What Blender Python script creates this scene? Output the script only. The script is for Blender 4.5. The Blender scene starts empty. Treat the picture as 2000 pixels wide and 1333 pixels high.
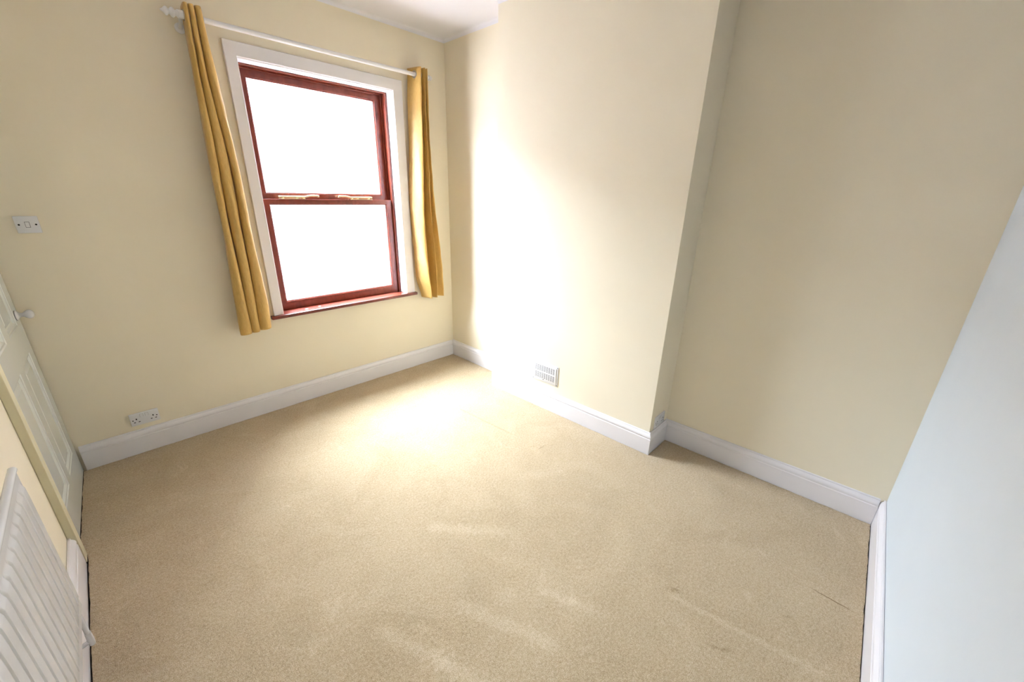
import bpy, bmesh, math, random
from mathutils import Vector, Matrix
random.seed(7)
SC = bpy.context.scene
COL = SC.collection

# ------------------------------------------------------------ camera
cam = bpy.data.cameras.new('camera')
cam.lens = 13.985; cam.sensor_width = 36.0; cam.clip_start = 0.02
cam_o = bpy.data.objects.new('camera', cam); COL.objects.link(cam_o)
r = Vector((0.69825, -0.71553, 0.02153)); u = Vector((0.23225, 0.25488, 0.93867)); f = Vector((0.67713, 0.65043, -0.34415))
Mx = Matrix((r, u, -f)).transposed().to_4x4(); Mx.translation = Vector((0.4011, -3.3621, 1.6850))
cam_o.matrix_world = Mx
SC.camera = cam_o

# ------------------------------------------------------------ view, sky
SC.view_settings.view_transform = 'Standard'
SC.view_settings.look = 'None'
SC.view_settings.gamma = 1.0
SC.view_settings.use_curve_mapping = False
SC.view_settings.exposure = 0.0
SC.cycles.use_denoising = True
SC.cycles.diffuse_bounces = 4
SC.cycles.max_bounces = 16
SC.cycles.sample_clamp_indirect = 20

world = bpy.data.worlds.new('overcast_sky'); SC.world = world; world.use_nodes = True
bg = world.node_tree.nodes['Background']
bg.inputs['Color'].default_value = (0.73, 0.83, 1.0, 1); bg.inputs['Strength'].default_value = 148.0

# window portal: only guides sampling of the sky through the opening
pl = bpy.data.lights.new('window_portal', 'AREA'); pl.shape = 'RECTANGLE'; pl.size = 1.06; pl.size_y = 1.72
pl.cycles.is_portal = True
po = bpy.data.objects.new('window_portal', pl); COL.objects.link(po)
po.location = (1.86, 0.36, 1.62); po.rotation_euler = (math.radians(-90), 0, 0)

# ------------------------------------------------------------ helpers
def tag(o, label=None, cat=None, group=None, kind=None):
    if label: o['label'] = label
    if cat: o['category'] = cat
    if group: o['group'] = group
    if kind: o['kind'] = kind
    return o

def empty(name, loc=(0, 0, 0)):
    o = bpy.data.objects.new(name, None); COL.objects.link(o); o.location = loc
    o.empty_display_size = 0.1
    return o

def obj(name, bm, mat, parent=None, smooth=False, angle=40):
    bmesh.ops.recalc_face_normals(bm, faces=bm.faces)
    me = bpy.data.meshes.new(name); bm.to_mesh(me); bm.free()
    if mat: me.materials.append(mat)
    if smooth:
        me.polygons.foreach_set('use_smooth', [True] * len(me.polygons))
        me.set_sharp_from_angle(angle=math.radians(angle))
    o = bpy.data.objects.new(name, me); COL.objects.link(o)
    if parent:
        o.parent = parent
        o.matrix_parent_inverse = Matrix.Translation(-Vector(parent_world(parent)))
    return o

def parent_world(p):
    loc = Vector(p.location) if p.type == 'EMPTY' else Vector((0, 0, 0))
    return loc

def box(bm, x0, x1, y0, y1, z0, z1, bev=0.0, M=None):
    vs = [bm.verts.new((x, y, z)) for x in (x0, x1) for y in (y0, y1) for z in (z0, z1)]
    idx = [(0, 1, 3, 2), (4, 6, 7, 5), (0, 4, 5, 1), (2, 3, 7, 6), (0, 2, 6, 4), (1, 5, 7, 3)]
    fs = [bm.faces.new([vs[i] for i in t]) for t in idx]
    if bev > 0:
        es = list({e for fc in fs for e in fc.edges})
        res = bmesh.ops.bevel(bm, geom=es, offset=bev, segments=2, profile=0.6, affect='EDGES')
        vs = list({v for v in res['verts']} | {v for fc in res['faces'] for v in fc.verts} | {v for v in vs if v.is_valid})
    if M is not None:
        for v in vs:
            if v.is_valid: v.co = M @ v.co
    return vs

def prism(bm, poly, z0, z1):
    a = [bm.verts.new((x, y, z0)) for x, y in poly]
    b = [bm.verts.new((x, y, z1)) for x, y in poly]
    bm.faces.new(a[::-1]); bm.faces.new(b)
    n = len(poly)
    for i in range(n):
        bm.faces.new((a[i], a[(i + 1) % n], b[(i + 1) % n], b[i]))

def lathe(bm, prof, origin, axis, seg=24):
    """prof: (distance along axis, radius)"""
    ax = Vector(axis).normalized(); t = ax.orthogonal().normalized(); s = ax.cross(t); o = Vector(origin)
    rings = []
    for d, rad in prof:
        if rad < 1e-5:
            rings.append([bm.verts.new(o + ax * d)])
        else:
            rings.append([bm.verts.new(o + ax * d + (t * math.cos(2 * math.pi * k / seg) + s * math.sin(2 * math.pi * k / seg)) * rad) for k in range(seg)])
    for A, B in zip(rings, rings[1:]):
        for k in range(seg):
            k2 = (k + 1) % seg
            if len(A) == 1 and len(B) == 1: continue
            if len(A) == 1: bm.faces.new((A[0], B[k2], B[k]))
            elif len(B) == 1: bm.faces.new((A[k], A[k2], B[0]))
            else: bm.faces.new((A[k], A[k2], B[k2], B[k]))
    for R_ in (rings[0], rings[-1]):
        if len(R_) > 2: bm.faces.new(R_)

def tube(bm, pts, rad, seg=12):
    pts = [Vector(p) for p in pts]; rings = []
    for i, p in enumerate(pts):
        d = (pts[min(i + 1, len(pts) - 1)] - pts[max(i - 1, 0)]).normalized()
        t = d.orthogonal().normalized() if i == 0 else (tp - d * tp.dot(d)).normalized()
        tp = t; s = d.cross(t)
        rings.append([bm.verts.new(p + (t * math.cos(2 * math.pi * k / seg) + s * math.sin(2 * math.pi * k / seg)) * rad) for k in range(seg)])
    for A, B in zip(rings, rings[1:]):
        for k in range(seg): bm.faces.new((A[k], A[(k + 1) % seg], B[(k + 1) % seg], B[k]))
    bm.faces.new(rings[0]); bm.faces.new(rings[-1][::-1])

def torus(bm, c, axis, R, rr, seg=28, s2=10):
    ax = Vector(axis).normalized(); t = ax.orthogonal().normalized(); s = ax.cross(t); c = Vector(c)
    V = []
    for i in range(seg):
        a = 2 * math.pi * i / seg; d = t * math.cos(a) + s * math.sin(a)
        V.append([bm.verts.new(c + d * (R + rr * math.cos(2 * math.pi * j / s2)) + ax * rr * math.sin(2 * math.pi * j / s2)) for j in range(s2)])
    for i in range(seg):
        for j in range(s2):
            bm.faces.new((V[i][j], V[(i + 1) % seg][j], V[(i + 1) % seg][(j + 1) % s2], V[i][(j + 1) % s2]))

def sweep(bm, path, prof, side=1, closed_prof=True):
    """profile (distance off the wall, z) swept along a plan polyline with mitred corners; side=1: room to the right of travel"""
    P = [Vector(p) for p in path]; n = len(P); rows = []
    for i in range(n):
        ds = []
        if i > 0: ds.append((P[i] - P[i - 1]).normalized())
        if i < n - 1: ds.append((P[i + 1] - P[i]).normalized())
        ns = [Vector((d.y, -d.x)) * side for d in ds]
        m = ns[0] if len(ns) == 1 else (ns[0] + ns[1]) / (1 + ns[0].dot(ns[1]))
        rows.append([bm.verts.new((P[i].x + m.x * a, P[i].y + m.y * a, z)) for a, z in prof])
    k = len(prof)
    for A, B in zip(rows, rows[1:]):
        for j in range(k if closed_prof else k - 1):
            bm.faces.new((A[j], A[(j + 1) % k], B[(j + 1) % k], B[j]))
    if closed_prof:
        bm.faces.new(rows[0]); bm.faces.new(rows[-1][::-1])

# ------------------------------------------------------------ materials
def nt(name):
    m = bpy.data.materials.new(name); m.use_nodes = True
    N = m.node_tree.nodes; L = m.node_tree.links
    return m, N, L, N['Principled BSDF']

def painted(name, col, rough=0.6, bump=0.05, scale=60, spec=0.3, var=0.03, coat=0.0):
    m, N, L, P = nt(name)
    P.inputs['Roughness'].default_value = rough; P.inputs['Specular IOR Level'].default_value = spec
    P.inputs['Coat Weight'].default_value = coat; P.inputs['Coat Roughness'].default_value = 0.08
    tc = N.new('ShaderNodeTexCoord')
    n1 = N.new('ShaderNodeTexNoise'); n1.inputs['Scale'].default_value = 3.0; n1.inputs['Detail'].default_value = 4
    L.new(tc.outputs['Object'], n1.inputs['Vector'])
    mr = N.new('ShaderNodeMapRange'); mr.inputs['To Min'].default_value = 1 - var; mr.inputs['To Max'].default_value = 1 + var
    L.new(n1.outputs['Fac'], mr.inputs['Value'])
    mx = N.new('ShaderNodeVectorMath'); mx.operation = 'SCALE'; mx.inputs[0].default_value = col
    L.new(mr.outputs['Result'], mx.inputs['Scale']); L.new(mx.outputs['Vector'], P.inputs['Base Color'])
    n2 = N.new('ShaderNodeTexNoise'); n2.inputs['Scale'].default_value = scale; n2.inputs['Detail'].default_value = 6
    L.new(tc.outputs['Object'], n2.inputs['Vector'])
    b = N.new('ShaderNodeBump'); b.inputs['Strength'].default_value = bump; b.inputs['Distance'].default_value = 0.004
    L.new(n2.outputs['Fac'], b.inputs['Height']); L.new(b.outputs['Normal'], P.inputs['Normal'])
    return m

cream = painted('cream_emulsion', (0.86, 0.775, 0.595), 0.75, 0.08, 90)
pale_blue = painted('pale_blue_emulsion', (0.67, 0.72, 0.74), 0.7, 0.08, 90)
ceil_m = painted('white_ceiling_paint', (0.84, 0.82, 0.84), 0.85, 0.05, 90)
gloss_w = painted('white_gloss_paint', (0.82, 0.79, 0.79), 0.28, 0.05, 25, 0.5)
door_m = painted('white_door_paint', (0.74, 0.77, 0.74), 0.10, 0.015, 12, 0.5)
arch_cream = painted('yellowed_cream_paint', (0.72, 0.66, 0.45), 0.45, 0.05, 40)
rad_m = painted('radiator_enamel', (0.70, 0.70, 0.69), 0.22, 0.01, 20, 0.5)
plastic = painted('white_plastic', (0.80, 0.79, 0.79), 0.25, 0.0, 20, 0.5, 0.0)
vent_m = painted('vent_plastic', (0.84, 0.83, 0.82), 0.4, 0.0, 20, 0.4, 0.0)
pole_m = painted('pole_white_paint', (0.84, 0.83, 0.82), 0.3, 0.02, 40, 0.5)
brass = painted('cream_brass', (0.62, 0.52, 0.28), 0.35, 0.03, 60, 0.5)
dark = painted('dark_recess', (0.02, 0.018, 0.015), 0.8, 0, 10)
sub_m = painted('dark_underlay', (0.04, 0.035, 0.03), 0.9, 0, 10)
grille_dark = painted('grille_shadow_grey', (0.07, 0.07, 0.075), 0.8, 0, 10)
stone = painted('concrete', (0.35, 0.34, 0.32), 0.9, 0.3, 30)
metal, N_, L_, P_ = nt('nickel_eyelet'); P_.inputs['Metallic'].default_value = 1; P_.inputs['Base Color'].default_value = (0.55, 0.53, 0.5, 1); P_.inputs['Roughness'].default_value = 0.3

def mahogany():
    m, N, L, P = nt('red_mahogany')
    tc = N.new('ShaderNodeTexCoord'); mp = N.new('ShaderNodeMapping'); mp.inputs['Scale'].default_value = (4, 5, 2.0)
    L.new(tc.outputs['Object'], mp.inputs['Vector'])
    n = N.new('ShaderNodeTexNoise'); n.inputs['Scale'].default_value = 7; n.inputs['Detail'].default_value = 8; n.inputs['Distortion'].default_value = 0.6
    L.new(mp.outputs['Vector'], n.inputs['Vector'])
    cr = N.new('ShaderNodeValToRGB'); e = cr.color_ramp.elements
    e[0].position = 0.3; e[0].color = (0.13, 0.023, 0.012, 1); e[1].position = 0.72; e[1].color = (0.20, 0.036, 0.018, 1)
    L.new(n.outputs['Fac'], cr.inputs['Fac']); L.new(cr.outputs['Color'], P.inputs['Base Color'])
    P.inputs['Roughness'].default_value = 0.27; P.inputs['Specular IOR Level'].default_value = 0.5
    b = N.new('ShaderNodeBump'); b.inputs['Strength'].default_value = 0.15; b.inputs['Distance'].default_value = 0.002
    L.new(n.outputs['Fac'], b.inputs['Height']); L.new(b.outputs['Normal'], P.inputs['Normal'])
    return m
wood = mahogany()

def curtain_mat():
    m, N, L, P = nt('gold_faux_silk')
    tc = N.new('ShaderNodeTexCoord'); mp = N.new('ShaderNodeMapping'); mp.inputs['Scale'].default_value = (500, 500, 25)
    L.new(tc.outputs['Object'], mp.inputs['Vector'])
    n = N.new('ShaderNodeTexNoise'); n.inputs['Scale'].default_value = 1.0; n.inputs['Detail'].default_value = 4
    L.new(mp.outputs['Vector'], n.inputs['Vector'])
    cr = N.new('ShaderNodeValToRGB'); e = cr.color_ramp.elements
    e[0].position = 0.3; e[0].color = (0.72, 0.46, 0.12, 1); e[1].position = 0.7; e[1].color = (0.86, 0.60, 0.20, 1)
    L.new(n.outputs['Fac'], cr.inputs['Fac']); L.new(cr.outputs['Color'], P.inputs['Base Color'])
    P.inputs['Roughness'].default_value = 0.42; P.inputs['Specular IOR Level'].default_value = 0.5
    P.inputs['Sheen Weight'].default_value = 0.3; P.inputs['Sheen Roughness'].default_value = 0.4
    tr = N.new('ShaderNodeBsdfTranslucent'); L.new(cr.outputs['Color'], tr.inputs['Color'])
    mx = N.new('ShaderNodeMixShader'); mx.inputs['Fac'].default_value = 0.30
    n3 = N.new('ShaderNodeTexNoise'); n3.inputs['Scale'].default_value = 14; n3.inputs['Detail'].default_value = 5; n3.inputs['Distortion'].default_value = 1.5
    L.new(tc.outputs['Object'], n3.inputs['Vector'])
    b = N.new('ShaderNodeBump'); b.inputs['Strength'].default_value = 0.35; b.inputs['Distance'].default_value = 0.008
    L.new(n3.outputs['Fac'], b.inputs['Height']); L.new(b.outputs['Normal'], P.inputs['Normal'])
    out = N['Material Output']
    L.new(P.outputs['BSDF'], mx.inputs[1]); L.new(tr.outputs['BSDF'], mx.inputs[2]); L.new(mx.outputs['Shader'], out.inputs['Surface'])
    return m
gold = curtain_mat()

def brick_mat(name, c1, c2, mort, wall=True):
    m, N, L, P = nt(name)
    tc = N.new('ShaderNodeTexCoord'); sp = N.new('ShaderNodeSeparateXYZ'); cb = N.new('ShaderNodeCombineXYZ')
    L.new(tc.outputs['Object'], sp.inputs['Vector'])
    ad = N.new('ShaderNodeMath'); ad.operation = 'ADD'
    L.new(sp.outputs['X'], ad.inputs[0]); L.new(sp.outputs['Y'], ad.inputs[1])
    L.new(ad.outputs[0], cb.inputs['X']); L.new(sp.outputs['Z'], cb.inputs['Y'])
    bt = N.new('ShaderNodeTexBrick'); bt.inputs['Scale'].default_value = 1.0
    bt.inputs['Brick Width'].default_value = 0.225; bt.inputs['Row Height'].default_value = 0.075
    bt.inputs['Mortar Size'].default_value = 0.006; bt.inputs['Color1'].default_value = c1; bt.inputs['Color2'].default_value = c2; bt.inputs['Mortar'].default_value = mort
    L.new(cb.outputs['Vector'], bt.inputs['Vector']); L.new(bt.outputs['Color'], P.inputs['Base Color'])
    P.inputs['Roughness'].default_value = 0.9
    b = N.new('ShaderNodeBump'); b.inputs['Strength'].default_value = 0.4; b.inputs['Distance'].default_value = 0.01; b.invert = True
    L.new(bt.outputs['Fac'], b.inputs['Height']); L.new(b.outputs['Normal'], P.inputs['Normal'])
    return m
brick_far = brick_mat('pale_brick', (0.62, 0.52, 0.50, 1), (0.76, 0.71, 0.70, 1), (0.80, 0.79, 0.78, 1))
brick_own = brick_mat('grey_brick', (0.22, 0.20, 0.22, 1), (0.30, 0.27, 0.28, 1), (0.6, 0.58, 0.57, 1))

def glass_mat():
    m, N, L, P = nt('window_glass'); N.remove(P)
    t = N.new('ShaderNodeBsdfTransparent'); t.inputs['Color'].default_value = (0.96, 0.97, 0.96, 1)
    g = N.new('ShaderNodeBsdfGlossy'); g.inputs['Roughness'].default_value = 0.02
    lw = N.new('ShaderNodeLayerWeight'); lw.inputs['Blend'].default_value = 0.5
    pw = N.new('ShaderNodeMath'); pw.operation = 'POWER'; pw.inputs[1].default_value = 5.0
    fr = N.new('ShaderNodeMath'); fr.operation = 'MULTIPLY_ADD'; fr.inputs[1].default_value = 0.9; fr.inputs[2].default_value = 0.035
    L.new(lw.outputs['Facing'], pw.inputs[0]); L.new(pw.outputs[0], fr.inputs[0])
    mx = N.new('ShaderNodeMixShader')
    L.new(fr.outputs[0], mx.inputs['Fac']); L.new(t.outputs['BSDF'], mx.inputs[1]); L.new(g.outputs['BSDF'], mx.inputs[2])
    L.new(mx.outputs['Shader'], N['Material Output'].inputs['Surface'])
    return m
glass = glass_mat()

def carpet_mat():
    m, N, L, P = nt('beige_twist_carpet')
    tc = N.new('ShaderNodeTexCoord')
    def noise(scale, detail=3, dist=0.0, rough=0.5):
        n = N.new('ShaderNodeTexNoise'); n.inputs['Scale'].default_value = scale; n.inputs['Detail'].default_value = detail
        n.inputs['Distortion'].default_value = dist; n.inputs['Roughness'].default_value = rough
        L.new(tc.outputs['Object'], n.inputs['Vector']); return n.outputs['Fac']
    def math_(op, a, b=None, clamp=False):
        k = N.new('ShaderNodeMath'); k.operation = op; k.use_clamp = clamp
        for i, v in enumerate((a, b)):
            if v is None: continue
            if isinstance(v, (int, float)): k.inputs[i].default_value = v
            else: L.new(v, k.inputs[i])
        return k.outputs[0]
    def mrange(v, a, b, c, d, smooth=False):
        k = N.new('ShaderNodeMapRange'); k.interpolation_type = 'SMOOTHSTEP' if smooth else 'LINEAR'
        L.new(v, k.inputs['Value'])
        for nme, x in zip(('From Min', 'From Max', 'To Min', 'To Max'), (a, b, c, d)): k.inputs[nme].default_value = x
        return k.outputs['Result']
    def streak(x0, y0, x1, y1, w, soft=1.0, rag=0.5):
        """worn or crushed mark of the pile along a segment of the floor"""
        ln = math.hypot(x1 - x0, y1 - y0); ang = math.atan2(y1 - y0, x1 - x0)
        mp = N.new('ShaderNodeMapping'); mp.vector_type = 'TEXTURE'
        mp.inputs['Location'].default_value = (x0, y0, 0); mp.inputs['Rotation'].default_value = (0, 0, ang)
        L.new(tc.outputs['Object'], mp.inputs['Vector'])
        s = N.new('ShaderNodeSeparateXYZ'); L.new(mp.outputs['Vector'], s.inputs['Vector'])
        jag = mrange(noise(45, 3), 0.3, 0.7, -w * rag, w * rag)
        d = math_('ABSOLUTE', math_('ADD', s.outputs['Y'], jag))
        a = mrange(d, w * (1 - soft), w, 1, 0, True)
        b = mrange(s.outputs['X'], -0.02, 0.03, 0, 1, True)
        c = mrange(s.outputs['X'], ln - 0.05, ln + 0.03, 1, 0, True)
        return math_('MULTIPLY', math_('MULTIPLY', a, b), c)
    tuft = noise(330, 2, 0.4, 0.7)
    mid = noise(95, 4, 0.3, 0.65)
    big = noise(3.2, 5, 0.8, 0.6)
    blot = noise(9, 4, 1.0, 0.6)
    val = math_('ADD', mrange(tuft, 0.32, 0.68, -0.30, 0.30), mrange(mid, 0.3, 0.7, -0.16, 0.16))
    val = math_('ADD', val, mrange(big, 0.35, 0.65, -0.05, 0.05))
    val = math_('ADD', val, mrange(blot, 0.58, 0.72, 0, 0.10, True))
    for a in ((1.85, -2.99, 1.96, -3.56, 0.022), (1.14, -2.35, 1.32, -2.78, 0.045), (0.95, -2.45, 1.1, -2.9, 0.05),
              (1.45, -2.55, 1.57, -2.85, 0.035), (1.30, -1.90, 1.60, -2.25, 0.05), (0.85, -2.20, 0.98, -2.55, 0.04)):
        val = math_('ADD', val, math_('MULTIPLY', streak(*a), 0.13))
    dk = [(2.356, -3.449, 2.353, -3.599, 0.004, 0.6, 0.3, -0.55), (1.885, -2.985, 1.90, -3.02, 0.012, 1, .8, -0.4), (2.11, -3.39, 2.125, -3.41, 0.012, 1, .6, -0.35),
          (2.216, -1.045, 2.26, -1.60, 0.010, 1, 0.6, -0.16), (2.26, -1.86, 2.33, -1.86, 0.007, 1, .4, -0.3), (1.75, -3.20, 1.80, -3.28, 0.012, 1, .8, -0.2)]
    for x0, y0, x1, y1, w, s_, rg, amt in dk:
        val = math_('ADD', val, math_('MULTIPLY', streak(x0, y0, x1, y1, w, s_, rg), amt))
    cr = N.new('ShaderNodeValToRGB'); e = cr.color_ramp.elements
    e[0].position = 0.0; e[0].color = (0.22, 0.14, 0.06, 1); e[1].position = 1.0; e[1].color = (0.72, 0.60, 0.43, 1)
    k = e.new(0.5); k.color = (0.48, 0.365, 0.215, 1)
    L.new(math_('ADD', val, 0.5, True), cr.inputs['Fac']); L.new(cr.outputs['Color'], P.inputs['Base Color'])
    P.inputs['Roughness'].default_value = 0.95; P.inputs['Specular IOR Level'].default_value = 0.1
    P.inputs['Sheen Weight'].default_value = 0.25; P.inputs['Sheen Roughness'].default_value = 0.5
    b = N.new('ShaderNodeBump'); b.inputs['Strength'].default_value = 0.75; b.inputs['Distance'].default_value = 0.005
    h = math_('ADD', math_('MULTIPLY', tuft, 0.7), mid)
    L.new(h, b.inputs['Height'])
    b2 = N.new('ShaderNodeBump'); b2.inputs['Strength'].default_value = 0.6; b2.inputs['Distance'].default_value = 0.02
    L.new(big, b2.inputs['Height']); L.new(b2.outputs['Normal'], b.inputs['Normal']); L.new(b.outputs['Normal'], P.inputs['Normal'])
    return m
carpet_m = carpet_mat()

# ------------------------------------------------------------ plan of the room (metres)
ZC = 2.955                                    # ceiling
XA, YC1 = 2.953, -0.915                       # alcove beside the window, chimney left corner
XC1, XC2, YC2 = 2.736, 2.787, -2.411          # chimney face, chimney right corner
XB1, XB2, YN = 3.056, 3.094, -3.637           # far alcove wall
def near_y(x): return YN - (XB2 - x) * 0.0377
T = 0.024; H = 0.1625
WX0, WX1, WZ0, WZ1 = 1.305, 2.408, 0.752, 2.478     # window opening

# ------------------------------------------------------------ walls, floor, ceiling
def struct(name, bm, m, **k): return tag(obj(name, bm, m, **k), kind='structure')

bm = bmesh.new()
for a in ((-0.30, WX0, -0.1, ZC + .05), (WX1, 3.5, -0.1, ZC + .05)): box(bm, a[0], a[1], 0, 0.10, a[2], a[3])
box(bm, WX0, WX1, 0, 0.10, -0.1, WZ0); box(bm, WX0, WX1, 0, 0.10, WZ1, ZC + .05)
struct('wall_back', bm, cream)

bm = bmesh.new(); BR0, BR1 = 1.345, 2.375
for a in ((-0.8, BR0, -3.2, 5.0), (BR1, 4.2, -3.2, 5.0)): box(bm, a[0], a[1], 0.215, 0.32, a[2], a[3])
box(bm, BR0, BR1, 0.215, 0.32, -3.2, 0.70); box(bm, BR0, BR1, 0.215, 0.32, 2.46, 5.0)
# cavity closed behind the frame
for a in ((-0.30, WX0 - .02, -0.1, ZC), (WX1 + .02, 3.5, -0.1, ZC)): box(bm, a[0], a[1], 0.10, 0.215, a[2], a[3])
box(bm, WX0 - .02, WX1 + .02, 0.10, 0.215, -0.1, 0.73); box(bm, WX0 - .02, WX1 + .02, 0.10, 0.215, 2.50, ZC)
struct('wall_outside', bm, brick_own)

bm = bmesh.new(); prism(bm, [(XA, 0.1), (XA, -0.95), (XB1 - .01, -2.38), (XB1, YC2), (XB2 + .005, -3.85), (3.5, -3.85), (3.5, 0.1)], -0.1, ZC + .05)
struct('wall_right', bm, cream)
bm = bmesh.new(); prism(bm, [(XA + .05, YC1), (XC1, YC1), (XC2, YC2), (XB1 + .05, YC2)], -0.1, ZC + .05)
o = struct('wall_chimney_breast', bm, cream)
bm = bmesh.new(); prism(bm, [(3.4, near_y(3.4)), (-0.2, near_y(-0.2)), (-0.2, -3.95), (3.4, -3.95)], -0.1, ZC + .05)
struct('wall_front', bm, pale_blue)
bm = bmesh.new(); DY = -0.90
box(bm, -0.3, 0, -3.9, DY, -0.1, ZC + .05); box(bm, -0.3, -0.07, DY, 0.05, -0.1, ZC + .05); box(bm, -0.07, 0, DY, 0.05, 2.03, ZC + .05)
struct('wall_left', bm, cream)
bm = bmesh.new(); box(bm, -0.3, 3.5, -3.95, 0.32, -0.12, -0.012)
struct('floor', bm, sub_m)
bm = bmesh.new(); box(bm, -0.3, 3.5, -3.95, 0.32, ZC, ZC + 0.12)
struct('ceiling', bm, ceil_m)

# plaster cove where walls meet the ceiling
R_ = 0.032
cove = [(0, ZC + .001), (0, ZC - R_)] + [(R_ * (1 - math.cos(a)) * 1.0, ZC - R_ + R_ * math.sin(a)) for a in [i * math.pi / 2 / 8 for i in range(1, 8)]] + [(R_, ZC), (R_, ZC + .001)]
bm = bmesh.new()
sweep(bm, [(0, near_y(0)), (0, 0), (XA, 0), (XA, YC1), (XC1, YC1), (XC2, YC2), (XB1, YC2), (XB2, YN), (0.0, near_y(0))], cove)
struct('trim_ceiling_cove', bm, ceil_m, smooth=True, angle=50)

# ------------------------------------------------------------ carpet
def carpet():
    ins = T + 0.0035
    pts = [(0.030, near_y(0) + ins), (0.030, -0.90), (0.004, -0.86), (0.025, -ins), (XA - ins, -ins), (XA - ins, YC1 + ins), (XC1 - ins, YC1 + ins),
           (XC2 - ins, YC2 - ins), (XB1 - ins, YC2 - ins), (XB2 - ins, YN + ins)]
    out = []
    n = len(pts)
    for i in range(n):
        a = Vector(pts[i]); b = Vector(pts[(i + 1) % n]); k = max(1, int((b - a).length / 0.02)); nn = Vector((-(b - a).y, (b - a).x)).normalized()
        for j in range(k):
            p = a.lerp(b, j / k)
            w = 0.0014 * math.sin(j * 0.9 + i) * math.sin(j * 0.37 + 2 * i) + random.uniform(-.001, .001)
            out.append((p.x + (nn.x * w if j else 0), p.y + (nn.y * w if j else 0)))
    bm = bmesh.new(); prism(bm, out, -0.0115, 0.0)
    return obj('carpet', bm, carpet_m)
tag(carpet(), 'beige twist-pile fitted carpet covering the whole floor between the skirting boards', 'carpet')

# ------------------------------------------------------------ skirting boards
SK = [(0.0015, -0.0115), (T, -0.0115), (T, 0.116), (T - .004, 0.1195), (T - .0045, 0.1235), (T - .001, 0.127), (T - .0005, 0.135), (T - .003, 0.143), (T - .009, 0.150), (T - .013, 0.1535), (T - .0135, H - .002), (T - .016, H), (0.0015, H)]
def skirting(name, path):
    bm = bmesh.new(); sweep(bm, path, SK); struct(name, bm, gloss_w, smooth=True, angle=35)
e = 0.0
skirting('baseboard_back', [(0.040, 0), (XA - T - .001, 0)])
skirting('baseboard_alcove', [(XA, -0.001), (XA, YC1 + T + .001)])
skirting('baseboard_chimney_breast', [(XA - .0005, YC1), (XC1, YC1), (XC2, YC2), (XB1 - T - .001, YC2)])
skirting('baseboard_right', [(XB1, YC2 - .001), (XB2, YN + T + .001)])
skirting('baseboard_front', [(XB2 - .001, YN), (0.03, near_y(0.03))])
skirting('baseboard_left', [(0, near_y(0) + T + .001), (0, -0.953)])

# ------------------------------------------------------------ window
win = empty('window_1', (1.86, 0.1, WZ0)); tag(win, kind='structure')
def wpart(name, bm, m, parent=win, **k): return obj(name, bm, m, parent, **k)
# architrave: flat boards with rounded arris, mitred
def frame_ring(bm, ox0, ox1, oz0, oz1, ix0, ix1, iz0, iz1, y0, y1, bottom=True, bev=0.0):
    """rectangular ring in the wall plane, mitred corners, y0 = room side"""
    O = [(ox0, oz0), (ox1, oz0), (ox1, oz1), (ox0, oz1)]; I = [(ix0, iz0), (ix1, iz0), (ix1, iz1), (ix0, iz1)]
    segs = [(0, 1), (1, 2), (2, 3), (3, 0)] if bottom else [(1, 2), (2, 3), (3, 0)]
    b = bev
    def pt(P, Q, t): return (P[0] + (Q[0] - P[0]) * t, P[1] + (Q[1] - P[1]) * t)
    rows = []
    for i in range(4):
        o_, n_ = O[i], I[i]
        w = max(1e-6, min(abs(o_[0] - n_[0]) or 9, abs(o_[1] - n_[1]) or 9))
        t = b / w
        prof = [(o_, y1), (o_, y0 + b), (pt(o_, n_, t), y0), (pt(n_, o_, t), y0), (n_, y0 + b), (n_, y1)] if b > 0 else [(o_, y1), (o_, y0), (n_, y0), (n_, y1)]
        rows.append([bm.verts.new((p[0], y, p[1])) for p, y in prof])
    for i, j in segs:
        A, B = rows[i], rows[j]
        for k in range(len(A)): bm.faces.new((A[k], A[(k + 1) % len(A)], B[(k + 1) % len(A)], B[k]))
    if not bottom: bm.faces.new(rows[1]); bm.faces.new(rows[0])
AX0, AX1, AZ1 = 1.240, 2.492, 2.556
bm = bmesh.new(); frame_ring(bm, AX0, AX1, 0.776, AZ1, WX0 + .004, WX1 - .002, 0.776, WZ1 - .004, -0.020, 0.0, bottom=False, bev=0.003)
wpart('architrave', bm, gloss_w)
# painted reveal lining
bm = bmesh.new(); frame_ring(bm, WX0 + .001, WX1 - .001, 0.776, WZ1 - .001, WX0 + .005, WX1 - .005, 0.776, WZ1 - .010, -0.006, 0.088, bottom=False, bev=0.001)
wpart('reveal_lining', bm, gloss_w)
# mahogany box frame with staff bead, parting bead
FX0, FX1, FZ0, FZ1 = 1.308, 2.402, 0.765, 2.467
bm = bmesh.new()
frame_ring(bm, WX0 - .015, WX1 + .015, FZ0 - .03, 2.50, FX0 + .018, FX1 - .018, FZ0, FZ1 - .010, 0.089, 0.105, bev=0.004)     # staff bead
frame_ring(bm, WX0 - .015, WX1 + .015, FZ0 - .03, 2.50, FX0 + .008, FX1 - .008, FZ0, FZ1 - .003, 0.1052, 0.150)               # lining
frame_ring(bm, WX0 - .015, WX1 + .015, FZ0 - .03, 2.50, FX0 + .022, FX1 - .024, FZ0, FZ1 - .016, 0.150, 0.158, bev=0.002)      # parting bead
frame_ring(bm, WX0 - .015, WX1 + .015, FZ0 - .03, 2.50, FX0 + .008, FX1 - .008, FZ0, FZ1 - .003, 0.158, 0.205)
frame_ring(bm, WX0 - .015, WX1 + .015, FZ0 - .03, 2.50, FX0 + .045, FX1 - .040, FZ0 + .02, FZ1 - .04, 0.205, 0.214, bev=0.002)
wpart('frame', bm, wood)
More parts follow.
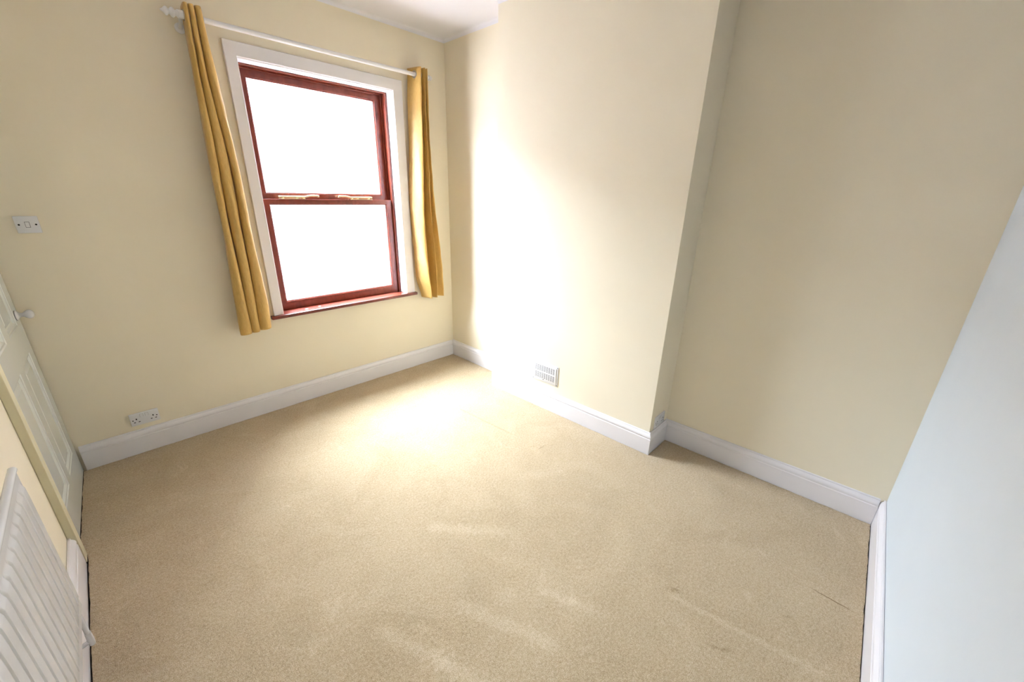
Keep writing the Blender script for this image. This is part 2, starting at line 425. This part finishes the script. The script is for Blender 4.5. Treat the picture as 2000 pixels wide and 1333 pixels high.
def sash(name, x0, x1, z0, z1, gx0, gx1, gz0, gz1, y0, y1):
    bm = bmesh.new(); frame_ring(bm, x0, x1, z0, z1, gx0 - .006, gx1 + .006, gz0 - .006, gz1 + .006, y0, y1, bev=0.0025)
    # moulded glazing edge
    frame_ring(bm, gx0 - .007, gx1 + .007, gz0 - .007, gz1 + .007, gx0, gx1, gz0, gz1, y0 + .010, y1 - .004, bev=0.003)
    s = wpart(name, bm, wood)
    g = bmesh.new(); box(g, gx0 - .003, gx1 + .003, (y0 + y1) / 2 - .002 + .004, (y0 + y1) / 2 + .002 + .004, gz0 - .003, gz1 + .003)
    p = obj('glass_pane', g, glass, s)
    return s
lo = sash('lower_sash', 1.328, 2.391, 0.768, 1.621, 1.388, 2.326, 0.845, 1.577, 0.107, 0.148)
up = sash('upper_sash', 1.328, 2.391, 1.598, 2.455, 1.392, 2.318, 1.667, 2.402, 0.160, 0.202)
# brass sash fasteners lying on the meeting rail
def fastener(xa, xb, tail_left):
    root_bm = bmesh.new()
    s = 1 if not tail_left else -1
    # xa = body end, xb = tail end
    L0 = xb - xa
    x1 = xa + L0 * 0.66
    z = 1.6245
    tube(root_bm, [(xa, 0.120, z + .012), (xa + L0 * .03, 0.120, z + .014), (x1, 0.120, z + .013), (xa + L0 * .74, 0.121, z + .018), (xa + L0 * .80, 0.122, z + .022), (xb, 0.122, z + .022)], 0.0065, 10)
    lathe(root_bm, [(-.008, 0), (-.008, .007), (0.0, .009), (.006, .007), (.008, 0)], (xb, 0.122, z + .020), (0, 0, 1), 14)
    for t in (0.10, 0.45, 0.62): lathe(root_bm, [(-.005, 0), (-.005, .008), (.010, .006), (.011, 0)], (xa + L0 * t, 0.120, z + .001), (0, 0, 1), 12)
    box(root_bm, min(xa, x1), max(xa, x1), 0.112, 0.129, z - .0035, z - .0005, 0.0008)
    return wpart('sash_fastener', root_bm, brass, smooth=True)
fastener(1.455, 1.745, False); fastener(2.205, 1.915, True)
# sill board
bm = bmesh.new()
box(bm, 1.218, 2.505, -0.045, 0.0, 0.750, 0.7755, 0.004); box(bm, WX0 + .001, WX1 - .001, -0.004, 0.089, 0.7525, 0.775, 0.001)
wpart('sill', bm, wood)
# outer stone sill
bm = bmesh.new(); box(bm, 1.30, 2.42, 0.216, 0.37, 0.66, 0.715, 0.004); wpart('outer_sill', bm, stone)

# paint flakes on the sill
def flake(x, y, s, rot, lab):
    bm = bmesh.new(); pts = [(-1, -.3), (-.2, -.6), (1, -.2), (.5, .5), (-.5, .4)]
    c, sn = math.cos(rot), math.sin(rot)
    prism(bm, [(x + s * (a * c - b * sn), y + s * (a * sn + b * c)) for a, b in pts], 0.7758, 0.7785)
    tag(obj('paint_flake', bm, gloss_w), lab, 'paint flake', 'flakes of paint on the window sill')
flake(1.49, 0.02, .016, .5, 'larger loose white paint flake on the left of the mahogany window sill')
flake(1.60, 0.035, .010, -.3, 'smaller loose white paint flake right of the larger one on the mahogany sill')

# ------------------------------------------------------------ curtain pole
PZ, PY = 2.602, -0.100
pole = empty('curtain_pole', (1.06, PY, PZ)); tag(pole, 'white painted wooden curtain pole with turned finials above the window', 'curtain pole')
bm = bmesh.new(); lathe(bm, [(0, 0), (0, .0145), (1.655, .0145), (1.655, 0)], (1.035, PY, PZ), (1, 0, 0), 24); obj('rod', bm, pole_m, pole, smooth=True)
fin = [(0, 0), (0, .019), (.008, .021), (.014, .015), (.020, .013), (.026, .020), (.034, .0255), (.043, .022), (.050, .013), (.055, .012), (.062, .020), (.070, .022), (.078, .017), (.086, .009), (.094, .006), (.100, 0)]
for x, d in ((1.035, -1), (2.690, 1)):
    bm = bmesh.new(); lathe(bm, [(a * (0.85 if d < 0 else .5), b * (1 if d < 0 else .8)) for a, b in fin], (x, PY, PZ), (d, 0, 0), 24)
    obj('finial', bm, pole_m, pole, smooth=True, angle=60)
for x in (1.043, 2.676):
    bm = bmesh.new()
    lathe(bm, [(-.010, .0147), (-.010, .021), (.010, .021), (.010, .0147)], (x, PY, PZ), (1, 0, 0), 24)
    tube(bm, [(x, PY + .015, PZ - .006), (x, -0.05, PZ - .03), (x, -0.012, PZ - .045)], 0.0095)
    lathe(bm, [(0, 0), (0, .026), (.008, .026), (.013, .018), (.013, 0)], (x, -0.0005, PZ - .045), (0, -1, 0), 24)
    obj('bracket', bm, pole_m, pole, smooth=True, angle=45)

# ------------------------------------------------------------ curtains
def catmull(P, t):
    n = len(P) - 1; s = min(max(t * n, 0), n - 1e-6); i = int(s); q = s - i
    p0 = P[max(i - 1, 0)]; p1 = P[i]; p2 = P[i + 1]; p3 = P[min(i + 2, n)]
    return tuple(0.5 * ((2 * b) + (-a + c) * q + (2 * a - 5 * b + 4 * c - d) * q * q + (-a + 3 * b - 3 * c + d) * q ** 3) for a, b, c, d in zip(p0, p1, p2, p3))

def curtain(name, label, rows, hem_dip, rnd):
    """rows: list of (z, [(x, y), ...]) fold lines of the cloth at that height, top first"""
    root = empty(name, (rows[0][1][0][0], PY, rows[-1][0])); tag(root, label, 'curtain', 'pair of gold eyelet curtains at the window')
    nu, nv = 260, 120
    zs = [r_[0] for r_ in rows]; k = len(rows[0][1])
    bm = bmesh.new(); G = []
    eyelets = []
    for j in range(nv + 1):
        z = zs[0] + (zs[-1] - zs[0]) * j / nv
        s = 0
        while s < len(zs) - 2 and z < zs[s + 1]: s += 1
        def at(c):
            vals = [r_[1][c] for r_ in rows]
            q = (zs[s] - z) / (zs[s] - zs[s + 1])
            p0 = vals[max(s - 1, 0)]; p1 = vals[s]; p2 = vals[s + 1]; p3 = vals[min(s + 2, len(vals) - 1)]
            return tuple(0.5 * ((2 * b) + (-a + cc) * q + (2 * a - 5 * b + 4 * cc - d) * q * q + (-a + 3 * b - 3 * cc + d) * q ** 3) for a, b, cc, d in zip(p0, p1, p2, p3))
        cps = [at(c) for c in range(k)]
        row = []
        for i in range(nu + 1):
            t = i / nu; x, y = catmull(cps, t)
            dep = j / nv
            x += 0.0035 * dep * math.sin(17 * t + z * 5 + rnd) + 0.0015 * math.sin(40 * t + 9 * z + rnd)
            y += 0.004 * dep * math.sin(13 * t + z * 6.5 + 2 * rnd) + 0.0015 * math.sin(31 * z + 21 * t)
            zz = z - (hem_dip * math.sin(t * math.pi * (k - 1)) * 0.0 + hem_dip * (t - .5)) * dep
            row.append(bm.verts.new((x, min(y, -0.006), zz)))
        G.append(row)
    # eyelet holes where the cloth crosses the pole
    holes = []
    for c in range(k - 1):
        a, b = rows[0][1][c], rows[0][1][c + 1]
        if (a[1] - PY) * (b[1] - PY) < 0 and abs(a[1] - b[1]) > .05:
            jz = min(range(nv + 1), key=lambda j: abs(G[j][0].co.z - PZ))
            i0, i1 = int(nu * c / (k - 1)), int(nu * (c + 1) / (k - 1))
            ib = min(range(i0, i1 + 1), key=lambda i: abs(G[jz][i].co.y - PY))
            p = G[jz][ib].co.copy(); q = G[jz][min(ib + 2, nu)].co - G[jz][max(ib - 2, 0)].co
            nrm = Vector((q.y, -q.x, 0)).normalized()
            holes.append((Vector((p.x, PY, PZ)), nrm))
    for j in range(nv):
        for i in range(nu):
            c = (G[j][i].co + G[j + 1][i + 1].co) / 2
            if any((c - h).length < 0.0235 for h, _ in holes): continue
            bm.faces.new((G[j][i], G[j][i + 1], G[j + 1][i + 1], G[j + 1][i]))
    for v in [v for v in bm.verts if not v.link_faces]: bm.verts.remove(v)
    cl = obj('fabric', bm, gold, root, smooth=True, angle=180)
    so_ = cl.modifiers.new('thickness', 'SOLIDIFY'); so_.thickness = 0.0016; so_.offset = 0
    # bottom hem fold
    for h, nrm in holes:
        b2 = bmesh.new(); torus(b2, h, nrm, 0.0235, 0.0035, 28, 8); obj('eyelet', b2, metal, root, smooth=True, angle=180)
    return root

def rolls(edges, yf=-.150, yb=-.040):
    """edges: x where rolls of cloth meet at the front, left to right"""
    out = []
    for i, (a, b) in enumerate(zip(edges, edges[1:])):
        w = b - a; c = (a + b) / 2
        out += [(a + w * .30, yb), (a + .0015, yb + (yf - yb) * .62), (a + w * .16, yf + .012), (c, yf), (b - w * .16, yf + .012), (b - .0015, yb + (yf - yb) * .62)]
    out.append((edges[-1] - .008, yb))
    return out
L_rows = [(2.655, rolls((1.054, 1.079, 1.109, 1.145), -.145)),
          (2.50, rolls((1.049, 1.075, 1.107, 1.148), -.145)),
          (2.30, rolls((1.039, 1.071, 1.108, 1.158), -.145)),
          (1.89, rolls((1.025, 1.066, 1.128, 1.176), -.145, -.035)),
          (1.43, rolls((1.012, 1.058, 1.125, 1.182), -.145, -.030)),
          (0.90, rolls((0.993, 1.057, 1.115, 1.189), -.150, -.030)),
          (0.712, rolls((0.985, 1.058, 1.108, 1.182), -.150, -.030))]
curtain('curtain', 'gold eyelet curtain bunched at the left of the window, hanging below the sill', L_rows, -0.02, 0.3)
R_top = [(2.545, -.030), (2.590, -.160), (2.612, -.045), (2.628, -.160), (2.642, -.050), (2.655, -.155), (2.668, -.050)]
def rr(pts): return pts
R_rows = [(2.652, R_top),
          (2.40, [(2.530, -.030), (2.582, -.160), (2.606, -.045), (2.622, -.160), (2.640, -.050), (2.652, -.155), (2.668, -.045)]),
          (2.05, [(2.516, -.030), (2.566, -.165), (2.606, -.045), (2.616, -.165), (2.640, -.050), (2.655, -.150), (2.672, -.040)]),
          (1.55, [(2.492, -.030), (2.545, -.165), (2.600, -.055), (2.622, -.170), (2.650, -.055), (2.690, -.140), (2.705, -.035)]),
          (1.10, [(2.500, -.030), (2.555, -.168), (2.610, -.060), (2.640, -.175), (2.668, -.060), (2.730, -.140), (2.745, -.035)]),
          (0.90, [(2.512, -.030), (2.570, -.165), (2.618, -.060), (2.650, -.172), (2.680, -.060), (2.745, -.140), (2.760, -.035)]),
          (0.716, [(2.560, -.032), (2.592, -.150), (2.622, -.065), (2.655, -.160), (2.690, -.060), (2.750, -.135), (2.762, -.040)])]
curtain('curtain', 'gold eyelet curtain bunched at the right of the window, shiny where daylight strikes it', R_rows, 0.0, 1.7)

# ------------------------------------------------------------ switch and sockets
def plate_matrix(origin, xdir, out):
    X = Vector(xdir).normalized(); O = Vector(out).normalized(); Z = Vector((0, 0, 1))
    M = Matrix((X, -O, Z)).transposed().to_4x4(); M.translation = Vector(origin); return M     # local -y points out of the wall
def light_switch(origin, label):
    M = plate_matrix(origin, (1, 0, 0), (0, -1, 0))
    root = empty('light_switch', origin); tag(root, label, 'light switch')
    bm = bmesh.new(); box(bm, -.043, .043, -.009, 0, -.043, .043, .002, M); obj('plate', bm, plastic, root, smooth=True)
    bm = bmesh.new(); box(bm, -.0085, .0085, -.0100, -.0086, -.0145, .0145, 0, M); obj('rocker_surround', bm, dark, root)
    bm = bmesh.new(); box(bm, -.0072, .0072, -.0135, -.009, -.013, .013, .001, M); obj('rocker', bm, plastic, root)
    for s in (-1, 1):
        bm = bmesh.new(); lathe(bm, [(0, 0), (0, .0042), (.0012, .0042), (.0012, 0)], M @ Vector((s * .030, -.0088, 0)), (0, -1, 0), 16); obj('screw', bm, dark, root)
light_switch((0.180, -0.0003, 1.484), 'square white light switch with two dark screws, high on the window wall near the door')

def socket(origin, xdir, out, label):
    M = plate_matrix(origin, xdir, out)
    root = empty('power_socket', origin); tag(root, label, 'power socket', 'double wall sockets just above the skirting')
    bm = bmesh.new(); box(bm, -.073, .073, -.0095, 0, -.043, .043, .0025, M); obj('plate', bm, plastic, root, smooth=True)
    for cx in (-.013, .013):
        bm = bmesh.new(); box(bm, cx - .0085, cx + .0085, -.0102, -.0093, .012, .034, 0, M); obj('switch_surround', bm, dark if cx > 5 else stone, root)
        bm = bmesh.new(); box(bm, cx - .0075, cx + .0075, -.0135, -.0095, .013, .033, .001, M); obj('switch', bm, plastic, root)
    for cx in (-.042, .042):
        bm = bmesh.new()
        box(bm, cx - .003, cx + .003, -.0100, -.0092, -.002, .008, 0, M)
        for s in (-1, 1): box(bm, cx + s * .0115 - .0045, cx + s * .0115 + .0045, -.0100, -.0092, -.021, -.0160, 0, M)
        obj('pin_holes', bm, dark, root)
    for cx in (-.060, .060):
        bm = bmesh.new(); lathe(bm, [(0, 0), (0, .0036), (.0006, .0036), (.0006, 0)], M @ Vector((cx, -.0095, -.003)), Vector(out), 14); obj('screw', bm, dark, root)
socket((0.3695, -0.0003, 0.238), (1, 0, 0), (0, -1, 0), 'white double socket on the window wall above the skirting, below the light switch')
socket((2.914, YC2 - .0003, 0.2115), (1, 0, 0), (0, -1, 0), 'white double socket on the narrow side of the chimney breast above the skirting')

# ------------------------------------------------------------ air vent on the chimney breast
fd = Vector((XC2 - XC1, YC2 - YC1, 0)).normalized(); fo = Vector((fd.y, -fd.x, 0))
yc = -1.49; xf = XC1 + (yc - YC1) / (YC2 - YC1) * (XC2 - XC1)
VM = plate_matrix((xf + fo.x * .0003, yc, 0.316), fd, fo)
vent = empty('air_vent', (xf, yc, 0.316)); tag(vent, 'white plastic air vent grille low on the chimney breast', 'air vent')
bm = bmesh.new(); box(bm, -.130, .130, -.004, 0, -.086, .086, .0015, VM); obj('frame', bm, vent_m, vent, smooth=True)
bm = bmesh.new(); box(bm, -.114, .114, -.009, -.0035, -.070, .070, .002, VM); obj('grille', bm, vent_m, vent, smooth=True)
bm = bmesh.new()
for c in range(9):
    for rw in (0, 1):
        for q in range(5):
            for d in (-1, 1):
                cx = -.090 + c * .0225 + d * .0042; cz = (.034 if rw == 0 else -.030) + (2 - q) * .0102
                box(bm, cx - .0028, cx + .0028, -.0094, -.0088, cz - .0032, cz + .0032, 0, VM)
obj('air_holes', bm, grille_dark, vent)
bm = bmesh.new(); lathe(bm, [(0, 0), (0, .004), (.003, .003), (.0032, 0)], VM @ Vector((-.012, -.0088, -.062)), fo, 12); obj('slider_knob', bm, dark, vent)
for sx in (-.121, .121):
    for sz in (-.077, .077):
        bm = bmesh.new(); lathe(bm, [(0, 0), (0, .0035), (.001, .0035), (.001, 0)], VM @ Vector((sx, -.0038, sz)), fo, 12); obj('screw', bm, grille_dark, vent)

# ------------------------------------------------------------ cupboard door
DX = lambda y: 0.025 + 0.027 * y
door = empty('door_1', (0.028, -0.03, 0.0)); tag(door, kind='structure')
dd = Vector((DX(-.85) - DX(-.03), -.82, 0)).normalized()      # along the leaf away from the window wall
do = Vector((-dd.y, dd.x, 0))                                  # out of the leaf into the room
if do.x < 0: do = -do
DM = Matrix((dd, -do, Vector((0, 0, 1)))).transposed().to_4x4(); DM.translation = Vector((DX(-.012), -.012, 0))
W_ = 0.845; HD = 1.985; TH = 0.035
def door_leaf():
    """face at local y=0, x along the leaf; panels sunk with sloped mouldings"""
    bm = bmesh.new()
    xs = [(0.105, 0.385), (0.475, 0.745)]
    zs = [(0.185, 0.835), (0.985, 1.62), (1.70, 1.88)]
    gx = sorted({0.0, W_} | {v for p in xs for v in p}); gz = sorted({0.006, HD} | {v for p in zs for v in p})
    def is_panel(a, b, c, d): return (a, b) in xs and (c, d) in zs
    for a, b in zip(gx, gx[1:]):
        for c, d in zip(gz, gz[1:]):
            if not is_panel(a, b, c, d):
                bm.faces.new([bm.verts.new(p) for p in ((a, 0, c), (b, 0, c), (b, 0, d), (a, 0, d))])
            else:
                steps = [(0, 0), (.005, .004), (.014, .0045), (.024, .013), (.034, .013), (.058, .006)]
                prev = None
                for off, dep in steps:
                    ring = [bm.verts.new(p) for p in ((a + off, dep, c + off), (b - off, dep, c + off), (b - off, dep, d - off), (a + off, dep, d - off))]
                    if prev:
                        for k in range(4): bm.faces.new((prev[k], prev[(k + 1) % 4], ring[(k + 1) % 4], ring[k]))
                    prev = ring
                bm.faces.new(prev)
    # sides and back
    B = [(0, .006), (W_, .006), (W_, HD), (0, HD)]
    for k in range(4):
        (a, c), (b, d) = B[k], B[(k + 1) % 4]
        bm.faces.new([bm.verts.new(p) for p in ((a, 0, c), (a, TH, c), (b, TH, d), (b, 0, d))])
    bm.faces.new([bm.verts.new((a, TH, c)) for a, c in B])
    bmesh.ops.remove_doubles(bm, verts=bm.verts, dist=1e-5)
    for v in bm.verts: v.co = DM @ v.co
    return obj('leaf', bm, door_m, door)
leaf = door_leaf()
kb = bmesh.new(); kz = 1.030
lathe(kb, [(0, 0), (0, .025), (.004, .025), (.009, .018), (.016, .0105), (.026, .0105), (.033, .017), (.043, .0235), (.053, .0235), (.060, .018), (.064, .009), (.065, 0)], DM @ Vector((.066, -.0015, kz)), do, 28)
obj('knob', kb, plastic, door, smooth=True, angle=60)
kb = bmesh.new(); lathe(kb, [(0, 0), (0, .0262), (.0016, .0262), (.0016, 0)], DM @ Vector((.066, 0, kz)), do, 28)
obj('knob_backplate', kb, dark, door)
# architrave on the wall beside and over the door, painted with the wall
bm = bmesh.new(); box(bm, 0.0, 0.028, -0.950, -0.885, 0.0, 2.03, .003); box(bm, 0.0, 0.028, -0.950, -0.006, 2.03, 2.095, .003)
box(bm, -.07, 0.0, -0.8995, -0.868, 0.0, 2.03)
ar = obj('door_architrave', bm, arch_cream, door)
bm = bmesh.new(); box(bm, -.07, 0.012, -0.0085, -0.0005, 0.17, 2.03, .001); obj('door_jamb', bm, arch_cream, door)

# ------------------------------------------------------------ radiator
rad = empty('radiator', (0.045, -2.2, 0.245)); tag(rad, 'white ribbed steel panel radiator on the left wall beside the door', 'radiator')
RY0, RY1, RZ0, RZ1, RX = -2.86, -1.535, 0.245, 0.845, 0.070
PITCH = 0.0575
def radiator_panel():
    """pressed steel sheet: flat border, upright channels between rounded ribs"""
    bm = bmesh.new()
    nch = int((RY1 - RY0 - 0.02) / PITCH)
    y_edge = RY1 - 0.012
    def depth(y, z):
        zt, zb = RZ1 - 0.040, RZ0 + 0.030
        t = (y_edge - y) / PITCH
        if t < 0 or t > nch or z > zt or z < zb: return 0.0
        q = t - math.floor(t)
        # rib occupies q 0.12..0.88; rounded ends
        m = min(q, 1 - q)
        w = min(1.0, max(0.0, (m - 0.03) / 0.10)); w = w * w * (3 - 2 * w)
        ze = min(zt - z, z - zb); e_ = min(1.0, max(0.0, ze / 0.032)); e_ = e_ * e_ * (3 - 2 * e_)
        return 0.007 * w * e_
    ys = [RY1 - 0.0001]
    ys = [RY1]; y = y_edge
    while y > RY0 + 0.005:
        ys.append(y); y -= PITCH / 18
    ys.append(RY0)
    zs = [RZ0, RZ0 + .015] + [RZ0 + .028 + .003 * i for i in range(10)] + [RZ0 + .10, (RZ0 + RZ1) / 2, RZ1 - .10] + [RZ1 - .065 + .003 * i for i in range(10)] + [RZ1 - .02, RZ1 - .004, RZ1]
    G = [[bm.verts.new((RX - 0.007 + depth(yy, zz), yy, zz)) for zz in zs] for yy in ys]
    Bk = [[bm.verts.new((RX - 0.022, yy, zz)) for zz in (RZ0, RZ1)] for yy in ys]
    for i in range(len(ys) - 1):
        for j in range(len(zs) - 1): bm.faces.new((G[i][j], G[i + 1][j], G[i + 1][j + 1], G[i][j + 1]))
        bm.faces.new((Bk[i][0], Bk[i + 1][0], Bk[i + 1][1], Bk[i][1]))
        bm.faces.new((G[i][0], G[i + 1][0], Bk[i + 1][0], Bk[i][0])); bm.faces.new((G[i][-1], G[i + 1][-1], Bk[i + 1][1], Bk[i][1]))
    for i in (0, -1): bm.faces.new(G[i] + [Bk[i][1], Bk[i][0]])
    return obj('front_panel', bm, rad_m, rad, smooth=True, angle=50)
radiator_panel()
bm = bmesh.new()   # rolled top seam, standing slightly proud of the panel
tube(bm, [(RX - .0125, RY0, RZ1 - .002), (RX - .0125, RY1, RZ1 - .002)], 0.0105, 20)
obj('top_seam', bm, rad_m, rad, smooth=True)
for yb in (-1.75, -2.65):
    bm = bmesh.new(); box(bm, 0.0005, RX - .023, yb - .02, yb + .02, RZ0 + .05, RZ1 - .05); obj('wall_bracket', bm, rad_m, rad)
bm = bmesh.new()
vx, vy = 0.056, -1.588
tube(bm, [(vx, vy, RZ0 - .001), (vx, vy, .135)], 0.0075)
lathe(bm, [(0, 0), (0, .008), (.006, .0090), (.03, .0098), (.045, .009), (.06, .0085), (.06, 0)], (vx, vy, .098), (0, 0, 1), 20)
tube(bm, [(vx, vy, .116), (T + .0003, vy, .108)], 0.0075)
obj('valve', bm, plastic, rad, smooth=True)

# ------------------------------------------------------------ outside
bm = bmesh.new(); box(bm, -7, 12, 2.6, 2.9, -3.2, 3.1); tag(obj('brick_building', bm, brick_far), 'pale brick wall of the neighbouring house, seen bleached through the window', 'building')
bm = bmesh.new(); box(bm, -12, 16, 0.32, 2.6, -3.4, -3.2); struct('ground', bm, stone)
bm = bmesh.new(); box(bm, 3.15, 7.0, 0.33, 2.59, -3.2, 5.2); tag(obj('sky_blocker', bm, brick_own), 'grey brick block added outside the window to keep sky light off the left wall', 'building')  # added block: cuts sky light from the right to darken the room's left
